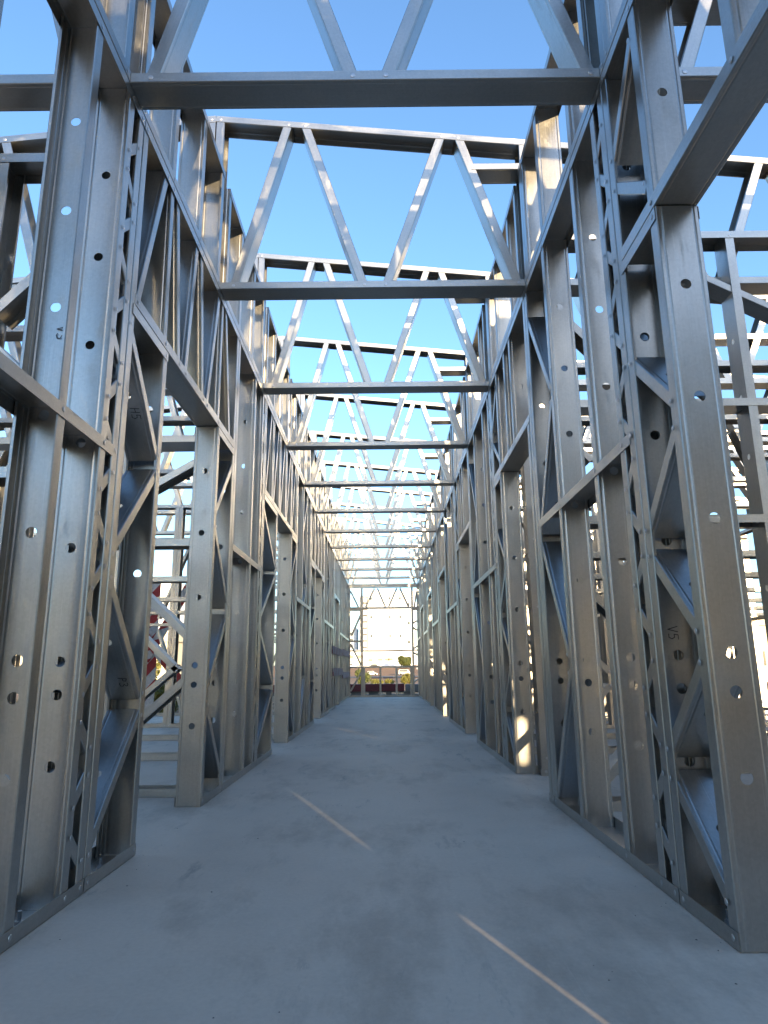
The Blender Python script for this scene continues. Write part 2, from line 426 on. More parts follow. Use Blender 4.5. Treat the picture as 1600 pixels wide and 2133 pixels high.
# ------------------------------------------------------------------ corridor walls
HOLES = (0.44, 0.675, 0.787, 1.19, 1.59, 1.99, 2.375, 2.755)
ORD = ['first', 'second', 'third', 'fourth', 'fifth', 'sixth', 'seventh', 'eighth', 'ninth', 'tenth', 'eleventh', 'twelfth', 'thirteenth', 'fourteenth', 'fifteenth']
class Wall:
    def __init__(s, side): s.side = side; s.xf = XL if side < 0 else XR; s.xc = s.xf-0.075 if side < 0 else s.xf+0.075; s.n = V((1 if side < 0 else -1, 0, 0))
    def start(s, name, label, cat, y0, group): 
        s.t = thing(name, label, cat, (s.xc, y0, 0), group); s.sc = []; s.hi = y0 < 9.5
    def face(s, y, z): return V((s.xf+s.n.x*0.0, y, z))
    def stud(s, y, flip=False, z0=0.004, z1=WT-0.004, holes=True, name='stud'):
        hs = tuple(round(h-z0, 4) for h in HOLES if z0+0.06 < h < z1-0.06) if holes else ()
        if flip: member(s.t, name, 'stud', (s.xc, y+0.055, z0), (s.xc, y+0.055, z1), (0, -1, 0), hs, s.hi)
        else: member(s.t, name, 'stud', (s.xc, y, z0), (s.xc, y, z1), (0, 1, 0), hs, s.hi)
        for z in (z0+0.024, z1-0.024): s.scr(y+0.028, z)
    def scr(s, y, z): s.sc.append((s.xf+s.n.x*0.0022, y, z))
    def track(s, y0, y1, z, up, kind='track', name='track'):
        member(s.t, name, kind, (s.xc, y0, z), (s.xc, y1, z), (0, 0, 1 if up else -1), (), s.hi)
    def zig(s, ya, yb, z0, z1, hp, first_b, gap=0.046, name='brace', scr=True, ext=0.014, hole=False):
        """zigzag of short braces between the studs at ya and yb"""
        z, side = z0, first_b
        while z+hp <= z1+0.02:
            A = (s.xc, yb if side else ya, z+gap); B = (s.xc, ya if side else yb, z+hp-gap)
            lo, hi_ = (A, B)
            d = V(B)-V(A)
            yd = V((0, 1, 0))
            L = d.length+2*ext
            strut(s.t, name, 'brace', A, B, yd, s.hi, (round(L*0.5, 3),) if hole else (), ext)
            if scr: s.scr(A[1], A[2]); s.scr(B[1], B[2])
            z += hp; side = not side
    def done(s): screws(s.t, s.sc, s.n)

def stud_panel(W, y0, y1, studs, mid, kcol, bays, label, group):
    """studs: [(y, flip)], mid: (y0, y1) of the mid-height track, kcol: (ya, yb, first_b), bays: [(ya, yb, z0, hp, first_b)]"""
    W.start('stud_wall_panel', label, 'wall frame', y0, group)
    for y, fl in studs: W.stud(y, fl)
    W.track(y0+0.002, y1-0.002, 0.0015, True, name='bottom_track'); W.track(y0+0.002, y1-0.002, WT, False, name='top_track')
    if mid:
        W.track(mid[0], mid[1], 1.622, False, name='mid_track')
        for y, fl in studs:
            if mid[0]-.03 < y+.028 < mid[1]+.03: W.scr(y+.028, 1.60)
    if kcol: W.zig(kcol[0], kcol[1], 0.07, 3.14, 0.186, kcol[2], name='lacing', ext=0.010)
    for ya, yb, z0, hp, fb in bays: W.zig(ya, yb, z0, 3.15, hp, fb, hole=True)
    W.done(); return W.t
def door_panel(W, y0, d0, d1, y1, label, group, hp1=0.54, hp2=0.54, fb1=False, fb2=True, lint=None, z10=0.065, z20=0.065, ups=()):
    W.start('door_wall_panel', label, 'door frame', y0, group)
    cell1 = d0-y0 > 0.2; cell2 = y1-d1 > 0.2
    W.stud(y0+0.003); W.stud(y1-0.058, True)
    if cell1: W.stud(d0-0.055, True, z1=2.288, name='jamb'); W.track(y0+0.03, d0-0.002, 2.288, False, name='jamb_head'); W.track(y0+0.002, d0, 0.0015, True, name='bottom_track'); W.zig(y0+0.02, d0-0.045, z10, 2.26, hp1, fb1, hole=True)
    else: W.stud(d0-0.055, True, z1=2.288, name='jamb'); W.track(y0+0.002, d0, 0.0015, True, name='bottom_track')
    if cell2: W.stud(d1, False, z1=2.288, name='jamb'); W.track(d1+0.002, y1-0.03, 2.288, False, name='jamb_head'); W.track(d1, y1-0.002, 0.0015, True, name='bottom_track'); W.zig(d1+0.045, y1-0.02, z20, 2.26, hp2, fb2, hole=True)
    W.track(y0+0.045, y1-0.045, 2.2915, True, 'lintel', 'lintel_track')
    W.track(y0+0.002, y1-0.002, WT, False, name='top_track')
    if lint is None:
        n = max(2, round((y1-y0-0.1)/0.48)); st = (y1-y0-0.12)/n; lint = []
        for i in range(n):
            a = y0+0.07+i*st
            lint.append((a+st*0.62, a+0.03)); lint.append((a+st*0.82, a+st*0.86))
            if i < n-1: lint.append((a+st, a+st*1.35 if False else a+st*1.0))
    for q in lint:
        yt, yb = q[:2]; zt, zb = (q[2], q[3]) if len(q) > 2 else (WT-0.012, 2.30)
        strut(W.t, 'lintel_web', 'brace', (W.xc, yb, zb), (W.xc, yt, zt), (0, 1, 0), W.hi)
        W.scr(yt, zt-0.012); W.scr(yb, zb+0.018)
    for y in ups: W.stud(y, False, 2.297, WT-0.004)
    W.done(); return W.t

GL = 'steel wall frames along the left side of the corridor'; GR = 'steel wall frames along the right side of the corridor'
Lw, Rw = Wall(-1), Wall(1)
# left wall
tA = stud_panel(Lw, -0.35, 2.598, [(-0.345, False), (0.25, True), (0.9, True), (1.5, True), (2.092, True), (2.428, False), (2.54, True)], (-0.3, 2.545), (2.462, 2.561, True), [],
    'nearest tall steel wall frame on the left, beside the camera', GL)
tB = door_panel(Lw, 2.601, 3.108, 4.147, 4.645, 'first doorway frame from the camera in the left corridor wall', GL, 0.54, 0.54, False, True,
    [(2.945, 2.680), (3.035, 3.065), (3.125, 3.295), (3.51, 3.41), (3.60, 3.77), (4.05, 3.86), (4.14, 4.15), (4.225, 4.48)], 0.075, 0.065)
tD = stud_panel(Lw, 4.648, 5.826, [(4.65, False), (5.305, False), (5.66, False), (5.768, True)], (4.69, 5.775), (5.69, 5.79, True), [],
    'steel wall frame between the first and second doorways of the left corridor wall', GL)
door_panel(Lw, 5.829, 6.62, 7.66, 8.14, 'second doorway frame from the camera in the left corridor wall', GL)
stud_panel(Lw, 8.143, 9.75, [(8.146, False), (8.75, False), (9.2, False), (9.58, False), (9.692, True)], (8.19, 9.70), (9.61, 9.71, True), [(8.80, 9.19, 0.07, 0.60, False)],
    'steel wall frame between the second and third doorways of the left corridor wall', GL)
door_panel(Lw, 9.753, 10.40, 11.45, 11.92, 'third doorway frame from the camera in the left corridor wall', GL)
stud_panel(Lw, 11.923, 14.25, [(11.926, False), (12.45, False), (13.05, False), (13.6, False), (14.08, False), (14.192, True)], (11.97, 14.20), (14.11, 14.21, True), [(12.50, 13.04, 0.07, 0.60, True), (13.65, 14.07, 0.07, 0.55, False)],
    'steel wall frame between the third and fourth doorways of the left corridor wall', GL)
door_panel(Lw, 14.253, 14.75, 15.75, 16.10, 'fourth doorway frame from the camera in the left corridor wall', GL)
stud_panel(Lw, 16.103, 20.14, [(16.106, False), (16.6, False), (17.1, False), (17.65, False), (18.2, False), (18.75, False), (19.3, False), (19.95, False), (20.08, True)], (16.15, 20.09), (19.98, 20.10, True), [(16.65, 17.09, 0.07, 0.62, False), (18.25, 18.74, 0.07, 0.58, True), (19.35, 19.94, 0.07, 0.58, False)],
    'farthest long steel wall frame on the left, meeting the end wall', GL)
# right wall: one bay repeats every two trusses
P = 3.224
tR0 = door_panel(Rw, 0.858, 0.992, 2.040, 2.416, 'nearest doorway frame on the right, its wide jamb beside the camera', GR, hp2=0.37, fb2=False,
    lint=[(1.40, 1.10), (2.385, 2.10, 2.63, 2.41), (2.10, 2.385, 3.06, 2.74)], z20=0.065, ups=(1.005, 1.47, 2.040))
for i in range(-1, 6):
    a = 2.419+P*i; b = a+1.657
    if b > 20.2: b = 20.14
    lab = ('steel wall frame right of the corridor behind the camera' if i < 0 else
           'steel wall frame between the %s and %s doorways of the right corridor wall' % (ORD[i], ORD[i+1]) if i < 5 else 'farthest steel wall frame on the right, meeting the end wall')
    st = [(a+0.003, False), (a+0.112, True), (a+0.462, False), (a+1.10, False), (b-0.058, True)]
    if i < 0: st = [(a+0.003, False), (a+0.112, True), (a+0.29, False), (b-0.058, True)]
    t = stud_panel(Rw, a, b, st, (a+0.045, b-0.045), (a+0.037, a+0.141, False),
               [(a+1.175, b-0.045, 0.03, 0.74, True)] if i >= 0 and b-a > 1.5 else [], lab, GR)
    if i == 0: tR1 = t
    if i < 5 and i >= 0:
        c = b+0.003
        door_panel(Rw, c, c+0.134, c+1.182, c+1.56, '%s doorway frame from the camera in the right corridor wall' % ORD[i+1], GR, hp2=0.37, fb2=False,
            lint=[(c+1.525, c+1.24, 2.63, 2.41), (c+1.24, c+1.525, 3.06, 2.74)], ups=(c+0.565, c+0.80, c+1.182))
# marker writing on the steel
mark(tA, 'V3', (-1.122, 2.1415, 1.915), (0, 0, -1), (1, 0, 0), 0.036)
mark(tR0, 'V5', (0.985, 2.4105, 0.885), (0, 0, -1), (1, 0, 0), 0.034)
def brace_mark(par, text, A, B, f, size, across=0.0, xc=0):
    A, B = V(A), V(B); z = (B-A).normalized(); y = V((0, 1, 0)); y = (y-z*y.dot(z)).normalized()
    o = A+(B-A)*f-y*(0.023+0.0012); x = V((1, 0, 0))
    nrm = -y
    u = z if z.z < 0 else -z; v = nrm.cross(u)
    mark(par, text, o+v*across, u, v, size)
brace_mark(tB, 'H5', (Lw.xc, 3.063, 1.74), (Lw.xc, 2.621, 2.19), 0.40, 0.04)
brace_mark(tB, 'P3', (Lw.xc, 3.063, 0.66), (Lw.xc, 2.621, 1.11), 0.18, 0.036)
brace_mark(tR0, '06', (Rw.xc, 2.085, 2.24), (Rw.xc, 2.396, 1.96), 0.35, 0.034)
brace_mark(tR1, '20', (Rw.xc, 4.03, 1.55), (Rw.xc, 3.594, 2.21), 0.25, 0.04)

# ------------------------------------------------------------------ roof trusses
TY1, TS = 2.4036, 1.61187
RID = -1.147; Z_RID = 4.545; SL = 0.1035
def ztop(x): return Z_RID-SL*abs(x-RID)
LW = lambda y: -6.6 if y < 12.7 else -3.55
def truss(name, label, group, y, xa, xb, diags, posts, hi, extra=()):
    """frame of C-sections lying between y and y+0.15, bottom chord from xa to xb"""
    t = thing(name, label, 'roof truss', (xa, y, WT), group); yc = y+0.075; pts = []
    member(t, 'bottom_chord', 'chord', (xa, yc, WT+0.0025), (xb, yc, WT+0.0025), (0, 0, 1), (), hi)
    za, zb = ztop(xa), ztop(xb)
    member(t, 'top_chord', 'chord', (xa, yc, za), (xb, yc, zb), (0, 0, -1), (), hi)
    for (xt, xbm) in diags:
        s = 1 if xt > xbm else -1
        strut(t, 'diagonal', 'diag', (xbm, yc, WT+0.012), (xt, yc, ztop(xt)-0.014), (-s, 0, s*0.3), hi)
        pts += [(xbm, y-0.0002, WT+0.026), (xt, y-0.0002, ztop(xt)-0.028)]
    for x, s in posts:
        strut(t, 'post', 'diag', (x, yc, WT+0.012), (x, yc, ztop(x)-0.012), (s, 0, 0), hi)
        pts.append((x, y-0.0002, ztop(x)-0.028))
    for (x0, x1, z) in extra:
        member(t, 'tie', 'chord', (x0, yc, z), (x1, yc, z), (0, 0, 1), (), hi)
        pts.append((x0+0.02, y-0.0002, z+0.026))
    screws(t, pts, (0, -1, 0), 0.0105)
    return t
KT = list(range(-2, 12))
for k in KT:
    y = TY1+TS*k; hi = k < 5
    vis = k >= 0
    lab = '%s roof truss from the camera across the corridor' % ORD[k] if k >= 0 else 'roof truss over the corridor behind the camera, %s' % ('nearest' if k == -1 else 'next to the added sun screen')
    truss('corridor_truss', lab, 'roof trusses across the corridor', y, RID+0.003, 1.018,
          [(-0.64, -0.975), (-0.525, -0.115), (0.424, 0.027), (0.54, 0.90)], [(-1.115, 1), (0.985, -1)], hi, [(0.625, 1.015, 4.082)])
    if k < -1: continue
    nm = ORD[k] if k >= 0 else 'unseen nearest'
    dl = []
    x = -1.30
    xe = LW(y)-0.12
    while x > xe+0.8: dl += [(x-0.36, x), (x-0.48, x-0.84)]; x -= 0.95
    truss('side_room_truss', 'roof truss over the left rooms, in line with the %s corridor truss' % nm, 'roof trusses over the left rooms', y, RID-0.003, xe, dl, [(-1.178, -1), (xe+0.03, 1)], k < 1)
    dl = []
    x = 1.30
    while x < 6.0: dl += [(x+0.36, x), (x+0.48, x+0.84)]; x += 0.95
    truss('side_room_truss', 'roof truss over the right rooms, in line with the %s corridor truss' % nm, 'roof trusses over the right rooms', y, 1.022, 6.72, dl, [(1.052, 1), (6.69, -1)], k < 2, [(1.03, 6.7, 3.62)] if k != 1 else [])
# short upper frames standing on the corridor walls between the trusses
for k in range(-2, 11):
    y0 = TY1+TS*k+0.154; y1 = TY1+TS*(k+1)-0.004
    for W, sd, g in ((Lw, 'left', GL), (Rw, 'right', GR)):
        if k >= 0: lab = 'short upper frame on the %s wall, between the %s and %s corridor trusses' % (sd, ORD[k], ORD[k+1])
        else: lab = 'short upper frame on the %s wall %s' % (sd, 'just above the camera, before the first truss' if k == -1 else 'behind the camera')
        W.start('upper_wall_frame', lab, 'wall frame', y0, 'short frames between the trusses on the %s wall' % sd)
        W.hi = k < 4
        zb = WT+0.0035; zt = 4.075
        W.track(y0, y1, zb, True, name='bottom_track'); W.track(y0, y1, zt, False, name='top_track')
        offs = [(0.002, False), (0.44, False), (0.94, False), (1.395, True)] if sd == 'left' else [(0.002, False), (0.30, False), (0.935, False), (1.34, False), (1.395, True)]
        for dy, fl in offs: W.stud(y0+dy, fl, zb+0.003, zt-0.003, holes=False)
        W.done()

# ------------------------------------------------------------------ end wall with its window opening
def xwall(name, label, cat, group, Y, xa, xb, studs, tracks, braces, hi=False, zt=WT, holes=False):
    """stud frame running along X; front face at Y.  studs: (x, z0, z1)  tracks: (x0, x1, z, up, name)  braces: ((x,z),(x,z))"""
    t = thing(name, label, cat, (xa, Y, 0), group); yc = Y+0.075; pts = []
    for s_ in studs:
        x, z0, z1 = s_[:3]; dx = s_[3] if len(s_) > 3 else 1
        hs = tuple(round(h-z0, 3) for h in HOLES if z0+.06 < h < z1-.06) if holes else ()
        member(t, 'stud', 'stud', (x, yc, z0), (x, yc, z1), (dx, 0, 0), hs, hi)
        pts += [(x+0.028*dx, Y-0.002, z0+0.025), (x+0.028*dx, Y-0.002, z1-0.025)]
    for x0, x1, z, up, nm in tracks: member(t, nm, 'track', (x0, yc, z), (x1, yc, z), (0, 0, 1 if up else -1), (), hi)
    for a, b in braces:
        s = 1 if (b[0]-a[0])*(b[1]-a[1]) > 0 else -1
        strut(t, 'brace', 'brace', (a[0], yc, a[1]), (b[0], yc, b[1]), (s, 0, -1), hi)
        pts += [(a[0], Y-0.002, a[1]), (b[0], Y-0.002, b[1])]
    screws(t, pts, (0, -1, 0))
    return t
YE = 20.16
xwall('end_wall_frame', 'steel end wall frame with a large window opening at the far end of the corridor', 'wall frame', None, YE, XL-0.15, XR+0.15,
      [(-1.09, 0.004, WT-.004), (-0.72, 0.004, WT-.004), (-0.66, 0.004, 0.85), (-0.19, 0.004, 0.85), (0.275, 0.004, 0.85), (0.70, 0.004, 0.85), (0.765, 0.004, WT-.004), (0.93, 0.004, WT-.004)],
      [(XL-.15, XR+.15, 0.0015, True, 'bottom_track'), (XL-.15, XR+.15, WT, False, 'top_track'), (XL, XR, 2.515, True, 'header'), (-1.06, -0.69, 2.46, True, 'header'), (0.79, XR, 2.46, True, 'header'),
       (-1.06, -0.69, 1.60, False, 'mid_track'), (XL, XR, 0.862, False, 'sill')],
      [((-0.79, 2.56), (-1.02, 3.03)), ((-0.58, 2.57), (-0.32, 3.11)), ((-0.0, 2.57), (-0.225, 3.11)), ((0.10, 2.57), (0.345, 3.11)), ((0.685, 2.57), (0.44, 3.11)), ((0.86, 2.57), (0.93, 3.0)),
       ((-1.0, 1.73), (-0.70, 2.40)), ((-0.71, 0.88), (-1.02, 1.50)), ((-1.02, 0.17), (-0.71, 0.70)), ((0.80, 2.08), (0.92, 2.15)), ((0.80, 1.96), (0.92, 1.88)), ((0.80, 1.34), (0.92, 1.42)), ((0.80, 1.24), (0.92, 1.17)), ((0.80, 0.40), (0.92, 0.48))], hi=True)
for sd, xa, xb in (('left', -3.7, XL-0.16), ('right', XR+0.16, 6.75)):
    xs = []; x = xa+0.02
    while x < xb-0.1: xs.append((x, 0.004, WT-.004)); x += 0.62
    xwall('end_wall_frame', 'steel end wall frame of the %s rooms, beside the corridor end' % sd, 'wall frame', None, YE, xa, xb, xs,
          [(xa, xb, 0.0015, True, 'bottom_track'), (xa, xb, WT, False, 'top_track'), (xa, xb, 1.60, False, 'mid_track')], [((xa+.1, .1), (xa+.6, 1.5)), ((xb-.6, 1.5), (xb-.1, .1)), ((xb-.6, 1.7), (xb-.1, 3.1))])

# ------------------------------------------------------------------ partitions of the side rooms and outer walls
def partition(sd, Y, n, xs=None, zt=WT, lintel=False, label='', avoid=None, br=None):
    xa, xb = (LW(Y)+0.1, XL-0.16) if sd == 'left' else (XR+0.16, 6.5)
    st = []; rng = random.Random(int(Y*100)); x = (xb-0.06 if sd == 'left' else xa+0.01)
    sgn = -1 if sd == 'left' else 1
    while xa-0.01 < x < xb:
        if not (avoid and avoid[0]-0.06 < x < avoid[1]): st.append((x, 0.004, zt-0.004, sgn if sd == 'right' else 1))
        x += sgn*(0.58+rng.uniform(-.06, .06))
    for x in (xs or ()): st.append((x, 0.004, zt-0.004, 1))
    tr = [(xa, xb, 0.0015, True, 'bottom_track'), (xa, xb, zt, False, 'top_track'), (xa, xb, 1.615, False, 'mid_track')]
    if lintel: tr.append((xa, xb, 2.295, True, 'lintel_track'))
    own = br is not None; br = list(br or [])
    k = (xb-0.05) if sd == 'left' else (xa+0.05)
    w_ = 0.5*sgn
    if not own: br += [((k, 0.12), (k+w_, 0.62)), ((k+w_, 0.72), (k, 1.2)), ((k, 1.72), (k+w_, 2.2)), ((k+w_, 2.35), (k, 2.9))]
    k2 = k+sgn*2.35
    br += [((k2, 0.12), (k2+w_, 1.5)), ((k2+w_, 1.7), (k2, 3.05))]
    return xwall('partition_frame', label, 'wall frame', 'room partition frames on the %s' % sd, Y, xa, xb, st, tr, br, hi=False, zt=zt, holes=Y < 6)
for n, Y in enumerate([2.80, 4.46, 6.27, 8.06, 9.88, 12.45, 14.3, 16.0, 17.6, 19.0]):
    lab = 'cross wall frame left of the corridor, beside the nearest left wall frame' if n == 0 else 'cross wall frame of the left rooms, %s one seen through the first left doorway' % ORD[n-1]
    av = {1: (-1.66, -1.30), 2: (-2.30, -1.88), 3: (-2.95, -2.40), 4: (-3.6, -2.95), 5: (-4.45, -3.55)}.get(n)
    bs = {1: [((-1.75, 1.88), (-1.26, 2.17)), ((-1.75, 1.40), (-1.26, 0.95)), ((-1.75, 0.29), (-1.26, 0.72)), ((-1.75, 0.12), (-1.80, 0.2))][:3], 2: [((-2.3, 1.15), (-1.88, 0.76)), ((-2.3, 0.44), (-1.88, 0.80))], 3: [], 4: [], 5: []}.get(n)
    partition('left', Y, n, xs={4: (-3.115, -3.055)}.get(n), lintel=(n == 1), label=lab, avoid=av, br=bs)
# the nearest right partition is taller and carries a long brace
t = partition('right', 3.90, 0, zt=3.50, lintel=True, label='tall cross wall frame right of the corridor, seen past the near right jamb')
strut(t, 'brace', 'brace', (1.62, 3.98, 3.42), (3.1, 3.98, 2.62), (0.5, 0, 1), True)
for n, Y in enumerate([-0.9, 5.16, 6.4, 7.66, 8.95, 10.18, 11.4, 12.65, 13.9, 15.1, 16.3, 17.6, 18.8]):
    partition('right', Y, n, label=('cross wall frame of the right rooms, behind the camera' if n == 0 else 'cross wall frame of the right rooms, %s beyond the tall one' % ORD[n-1]))
t = thing('added_sun_blocker', 'added pale grey boards blocking the sun from the far end wall', 'boards', (XR+0.3, 15.0, 0))  # boards added to shade the corridor's end wall from the sun
for i in range(4): MB().box((XR+0.2+i*1.3, 15.075, 0.06), (XR+0.2+i*1.3+1.296, 15.088, 3.05)).obj('board', plain('shade_board_grey', (0.33, 0.33, 0.33), 0.85), t)
def outer(sd):
    X = 6.61 if sd == 'right' else -6.76 if sd == 'left' else -3.7
    ya, ye = {'right': (-2.5, 20.14), 'left': (-2.5, 12.6), 'far left': (12.62, 20.14)}[sd]
    t = thing('outer_wall_frame', 'long outer wall frame of the %s rooms' % sd, 'wall frame', (X, ya, 0)); xc = X+0.075
    y = ya
    while y < ye-0.05:
        member(t, 'stud', 'stud', (xc, y, 0.004), (xc, y, WT-.004), (0, 1, 0), (), False); y += 0.6
    for z, up, nm in ((0.0015, True, 'bottom_track'), (WT, False, 'top_track'), (1.61, False, 'mid_track')):
        member(t, nm, 'track', (xc, ya, z), (xc, ye, z), (0, 0, 1 if up else -1), (), False)
    for i in range(int((ye-ya)/3.6)):
        a = ya+0.6+i*3.6; strut(t, 'brace', 'brace', (xc, a, 0.1), (xc, a+0.55, 1.5), (0, 1, 0), False); strut(t, 'brace', 'brace', (xc, a+0.55, 1.7), (xc, a, 3.1), (0, 1, 0), False)
outer('left'); outer('right'); outer('far left')

# ------------------------------------------------------------------ unseen board screen added behind the camera to keep low sun off the floor
GY = -2.72
tg = thing('added_gable_screen', 'added board screen behind the camera, blocking the low sun', 'wall', (0, GY, 0))
# openings shaped to cast sun streaks and patches: (x, width, z0, z1)
slits = [(2.07, 0.16, 0.6, 1.4), (3.81, 0.034, 1.82, 2.08), (3.90, 0.045, 1.42, 1.72), (6.02, 0.05, 2.34, 3.05), (6.24, 0.09, 2.40, 3.3)]
bx = sorted({0.45, 1.2, 2.9, 4.8, 6.8} | {round(q[0]-q[1]/2, 4) for q in slits} | {round(q[0]+q[1]/2, 4) for q in slits})
for a, b in zip(bx[:-1], bx[1:]):
    cuts = sorted([(q[2], q[3]) for q in slits if q[0]-q[1]/2 < (a+b)/2 < q[0]+q[1]/2])
    z = 0.0
    for c0, c1 in cuts:
        MB().box((a+0.0003, GY, z), (b-0.0003, GY+0.018, c0)).obj('board', SHADE_BOARD, tg); z = c1
    MB().prism([(a+0.0003, z), (b-0.0003, z), (b-0.0003, 4.40 if (a+b)/2 < 3.75 else 4.9), (a+0.0003, 4.40 if (a+b)/2 < 3.75 else 4.9)], GY, GY+0.018, 1).obj('board', SHADE_BOARD, tg)
for a, b in zip([-6.8, -5.0, -4.4, -2.65, -2.0, -0.55], [-5.6, -4.4, -3.2, -2.0, -1.1, 0.45]):  # added boards and gaps, placed for their reflection in the left studs
    MB().box((a+0.0003, GY, 0.0), (b-0.0003, GY+0.018, 2.44)).obj('board', SHADE_BOARD, tg)
for i in range(23): member(tg, 'stud', 'stud', (-6.7+i*0.6, GY-0.09, 0.0), (-6.7+i*0.6, GY-0.09, 3.2), (1, 0, 0), (), False) if all(abs(-6.7+i*0.6-q[0]) > 0.15 for q in slits) else None

tn = thing('added_slit_screen', 'added boards behind the camera, shaping the floor sun streaks', 'wall', (XR+0.16, 0, 0))  # unseen boards added here; their slit throws the thin floor streaks
for (ya, yb, za, zb) in ((-0.80, -0.078, 0, 2.4), (-0.036, 0.85, 0, 2.4), (-0.0775, -0.0365, 0, 0.285), (-0.0775, -0.0365, 0.405, 0.55), (-0.0775, -0.0365, 0.825, 2.4)):
    MB().box((XR+0.157, ya, za), (XR+0.164, yb, zb)).obj('board', SHADE_BOARD, tn)

# ------------------------------------------------------------------ loose things
def plank(parent, a, b, wd, th, mat, name='plank', face=(0, -1, 0)):
    a, b = V(a), V(b); z = (b-a).normalized(); y = V(face); y = (y-z*y.dot(z)).normalized(); x = y.cross(z)
    M = Matrix(((x.x, y.x, z.x, a.x), (x.y, y.y, z.y, a.y), (x.z, y.z, z.z, a.z), (0, 0, 0, 1)))
    L = (b-a).length
    me = MB().box((-wd/2, 0, 0), (wd/2, th, L)).mesh(name, mat)
    return link(name, me, parent, M)
tb = thing('striped_barrier', 'red and white striped plank barrier seen through the first left doorway', 'barrier', (-4.3, 12.95, -0.3))
plank(tb, (-4.342, 12.95, -0.338), (-4.353, 12.95, 2.459), 0.16, 0.03, HAZ)
plank(tb, (-4.462, 12.91, 0.968), (-3.591, 12.91, 2.568), 0.16, 0.03, HAZ)
plank(tb, (-4.571, 12.87, 1.523), (-3.537, 12.87, 0.304), 0.16, 0.03, HAZ)
for i, (y0, y1, z) in enumerate([(13.65, 16.66, 1.155), (16.7, 19.75, 1.19), (13.85, 16.8, 0.725), (16.84, 19.85, 0.64)]):
    o = plank(None, (XL+0.004, y0, z), (XL+0.004, y1, z), 0.15, 0.022, HAZ2, 'striped_board', (1, 0, 0))
    tag(o, ['upper nearer faded red striped board across the left studs', 'upper farther faded red striped board next to the end wall', 'lower nearer faded red striped board across the left studs', 'lower farther faded red striped board next to the end wall'][i], 'board', 'striped boards on the far left wall')
def anchor(x, y, label):
    t = thing('anchor_bolt', label, 'bolt', (x, y, 0.003), 'floor anchor bolts')
    def cyl(r, z0, z1, seg, name, mat):
        poly = [(x+r*math.cos(2*math.pi*i/seg), y+r*math.sin(2*math.pi*i/seg)) for i in range(seg)]
        MB().prism(poly, z0, z1, 2).obj(name, mat, t)
    cyl(0.024, 0.0045, 0.0075, 16, 'washer', SCREW); cyl(0.0135, 0.0077, 0.021, 6, 'nut', SCREW); cyl(0.0065, 0.0212, 0.048, 10, 'shank', SCREW)
anchor(Lw.xc+0.02, 2.28, 'zinc anchor bolt in the near left bottom track')
anchor(Rw.xc-0.01, 2.23, 'zinc anchor bolt in the near right bottom track')
anchor(Lw.xc+0.02, 2.88, 'zinc anchor bolt beside the first left doorway')
rng = random.Random(11); vs, fs = [], []
for i in range(110):
    x = rng.uniform(-1.0, .9); y = rng.uniform(1.3, 9)**1.0; r = rng.uniform(.001, .0035); k = len(vs)
    if rng.random() < .5: x = (XL+abs(rng.gauss(0, .09))+.01) if rng.random() < .5 else (XR-abs(rng.gauss(0, .09))-.01)
    for j in range(5):
        t_ = j*1.257+rng.random(); vs.append((x+r*math.cos(t_)*rng.uniform(.7, 1.6), y+r*math.sin(t_), 0.0006))
    vs.append((x, y, r*.9))
    fs += [(k+j, k+(j+1) % 5, k+5) for j in range(5)]
o = link('floor_debris', mesh('floor_debris', vs, fs, plain('debris', (0.16, 0.15, 0.14), .9))); tag(o, 'small dark crumbs scattered on the concrete floor', 'debris', kind='stuff')
o = MB().tube([(-1.6, 20.42, 1.315), (-0.8, 20.42, 1.305), (0.0, 20.42, 1.30), (0.8, 20.42, 1.312), (1.6, 20.42, 1.325)], 0.022, 6).obj('slack_cable', ROPE); tag(o, 'dark slack cable stretched across the far window opening', 'cable')

# low red beam on a grey rack beyond the end wall
tr = thing('red_beam_stack', 'long dark red beam on a low grey rack beyond the end wall', 'beam stack', (0, 24, -0.3))
MB().box((-9.0, 24.0, 0.045), (0.62, 24.45, 0.29)).obj('red_beam', REDP, tr)
MB().box((0.66, 24.02, 0.045), (4.5, 24.4, 0.27)).obj('grey_beam', GREYM, tr)
MB().box((-9.2, 24.1, 0.005), (4.8, 24.35, 0.04)).obj('upper_rail', GREYM, tr)
MB().box((-9.2, 24.1, -0.085), (4.8, 24.35, -0.055)).obj('lower_rail', GREYM, tr)
for i in range(24):
    x = -9+i*0.6; MB().box((x, 24.12, -0.055), (x+(0.34 if i % 3 else 0.18), 24.33, 0.005)).obj('spacer', GREYM, tr)
for i in range(6): MB().box((-8.8+i*2.6, 24.05, -0.33), (-8.6+i*2.6, 24.4, -0.085)).obj('foot', GREYM, tr)

# ------------------------------------------------------------------ vegetation
def crown_mesh(name, rx, ry, rz, n, leaf, mat, seed, flat=0.0):
    rng = random.Random(seed); vs, fs = [], []
    lob = [(rng.uniform(-.55, .55)*rx, rng.uniform(-.55, .55)*ry, rng.uniform(-.35, .55)*rz, rng.uniform(.35, .6)) for _ in range(9)]
    for i in range(n):
        cx, cy, cz, s = rng.choice(lob)
        d = V((rng.gauss(0, 1), rng.gauss(0, 1), rng.gauss(0, 1))).normalized()*(rng.random()**0.4)
        p = V((cx+d.x*rx*s, cy+d.y*ry*s, cz+d.z*rz*s))
        a = V((rng.gauss(0, 1), rng.gauss(0, 1), rng.gauss(0, 1))).normalized(); b = a.orthogonal().normalized()
        l = leaf*rng.uniform(.6, 1.4); k = len(vs)
        vs += [p-a*l, p+b*l*.45, p+a*l, p-b*l*.45]; fs.append((k, k+1, k+2, k+3))
    return mesh(name, vs, fs, mat)
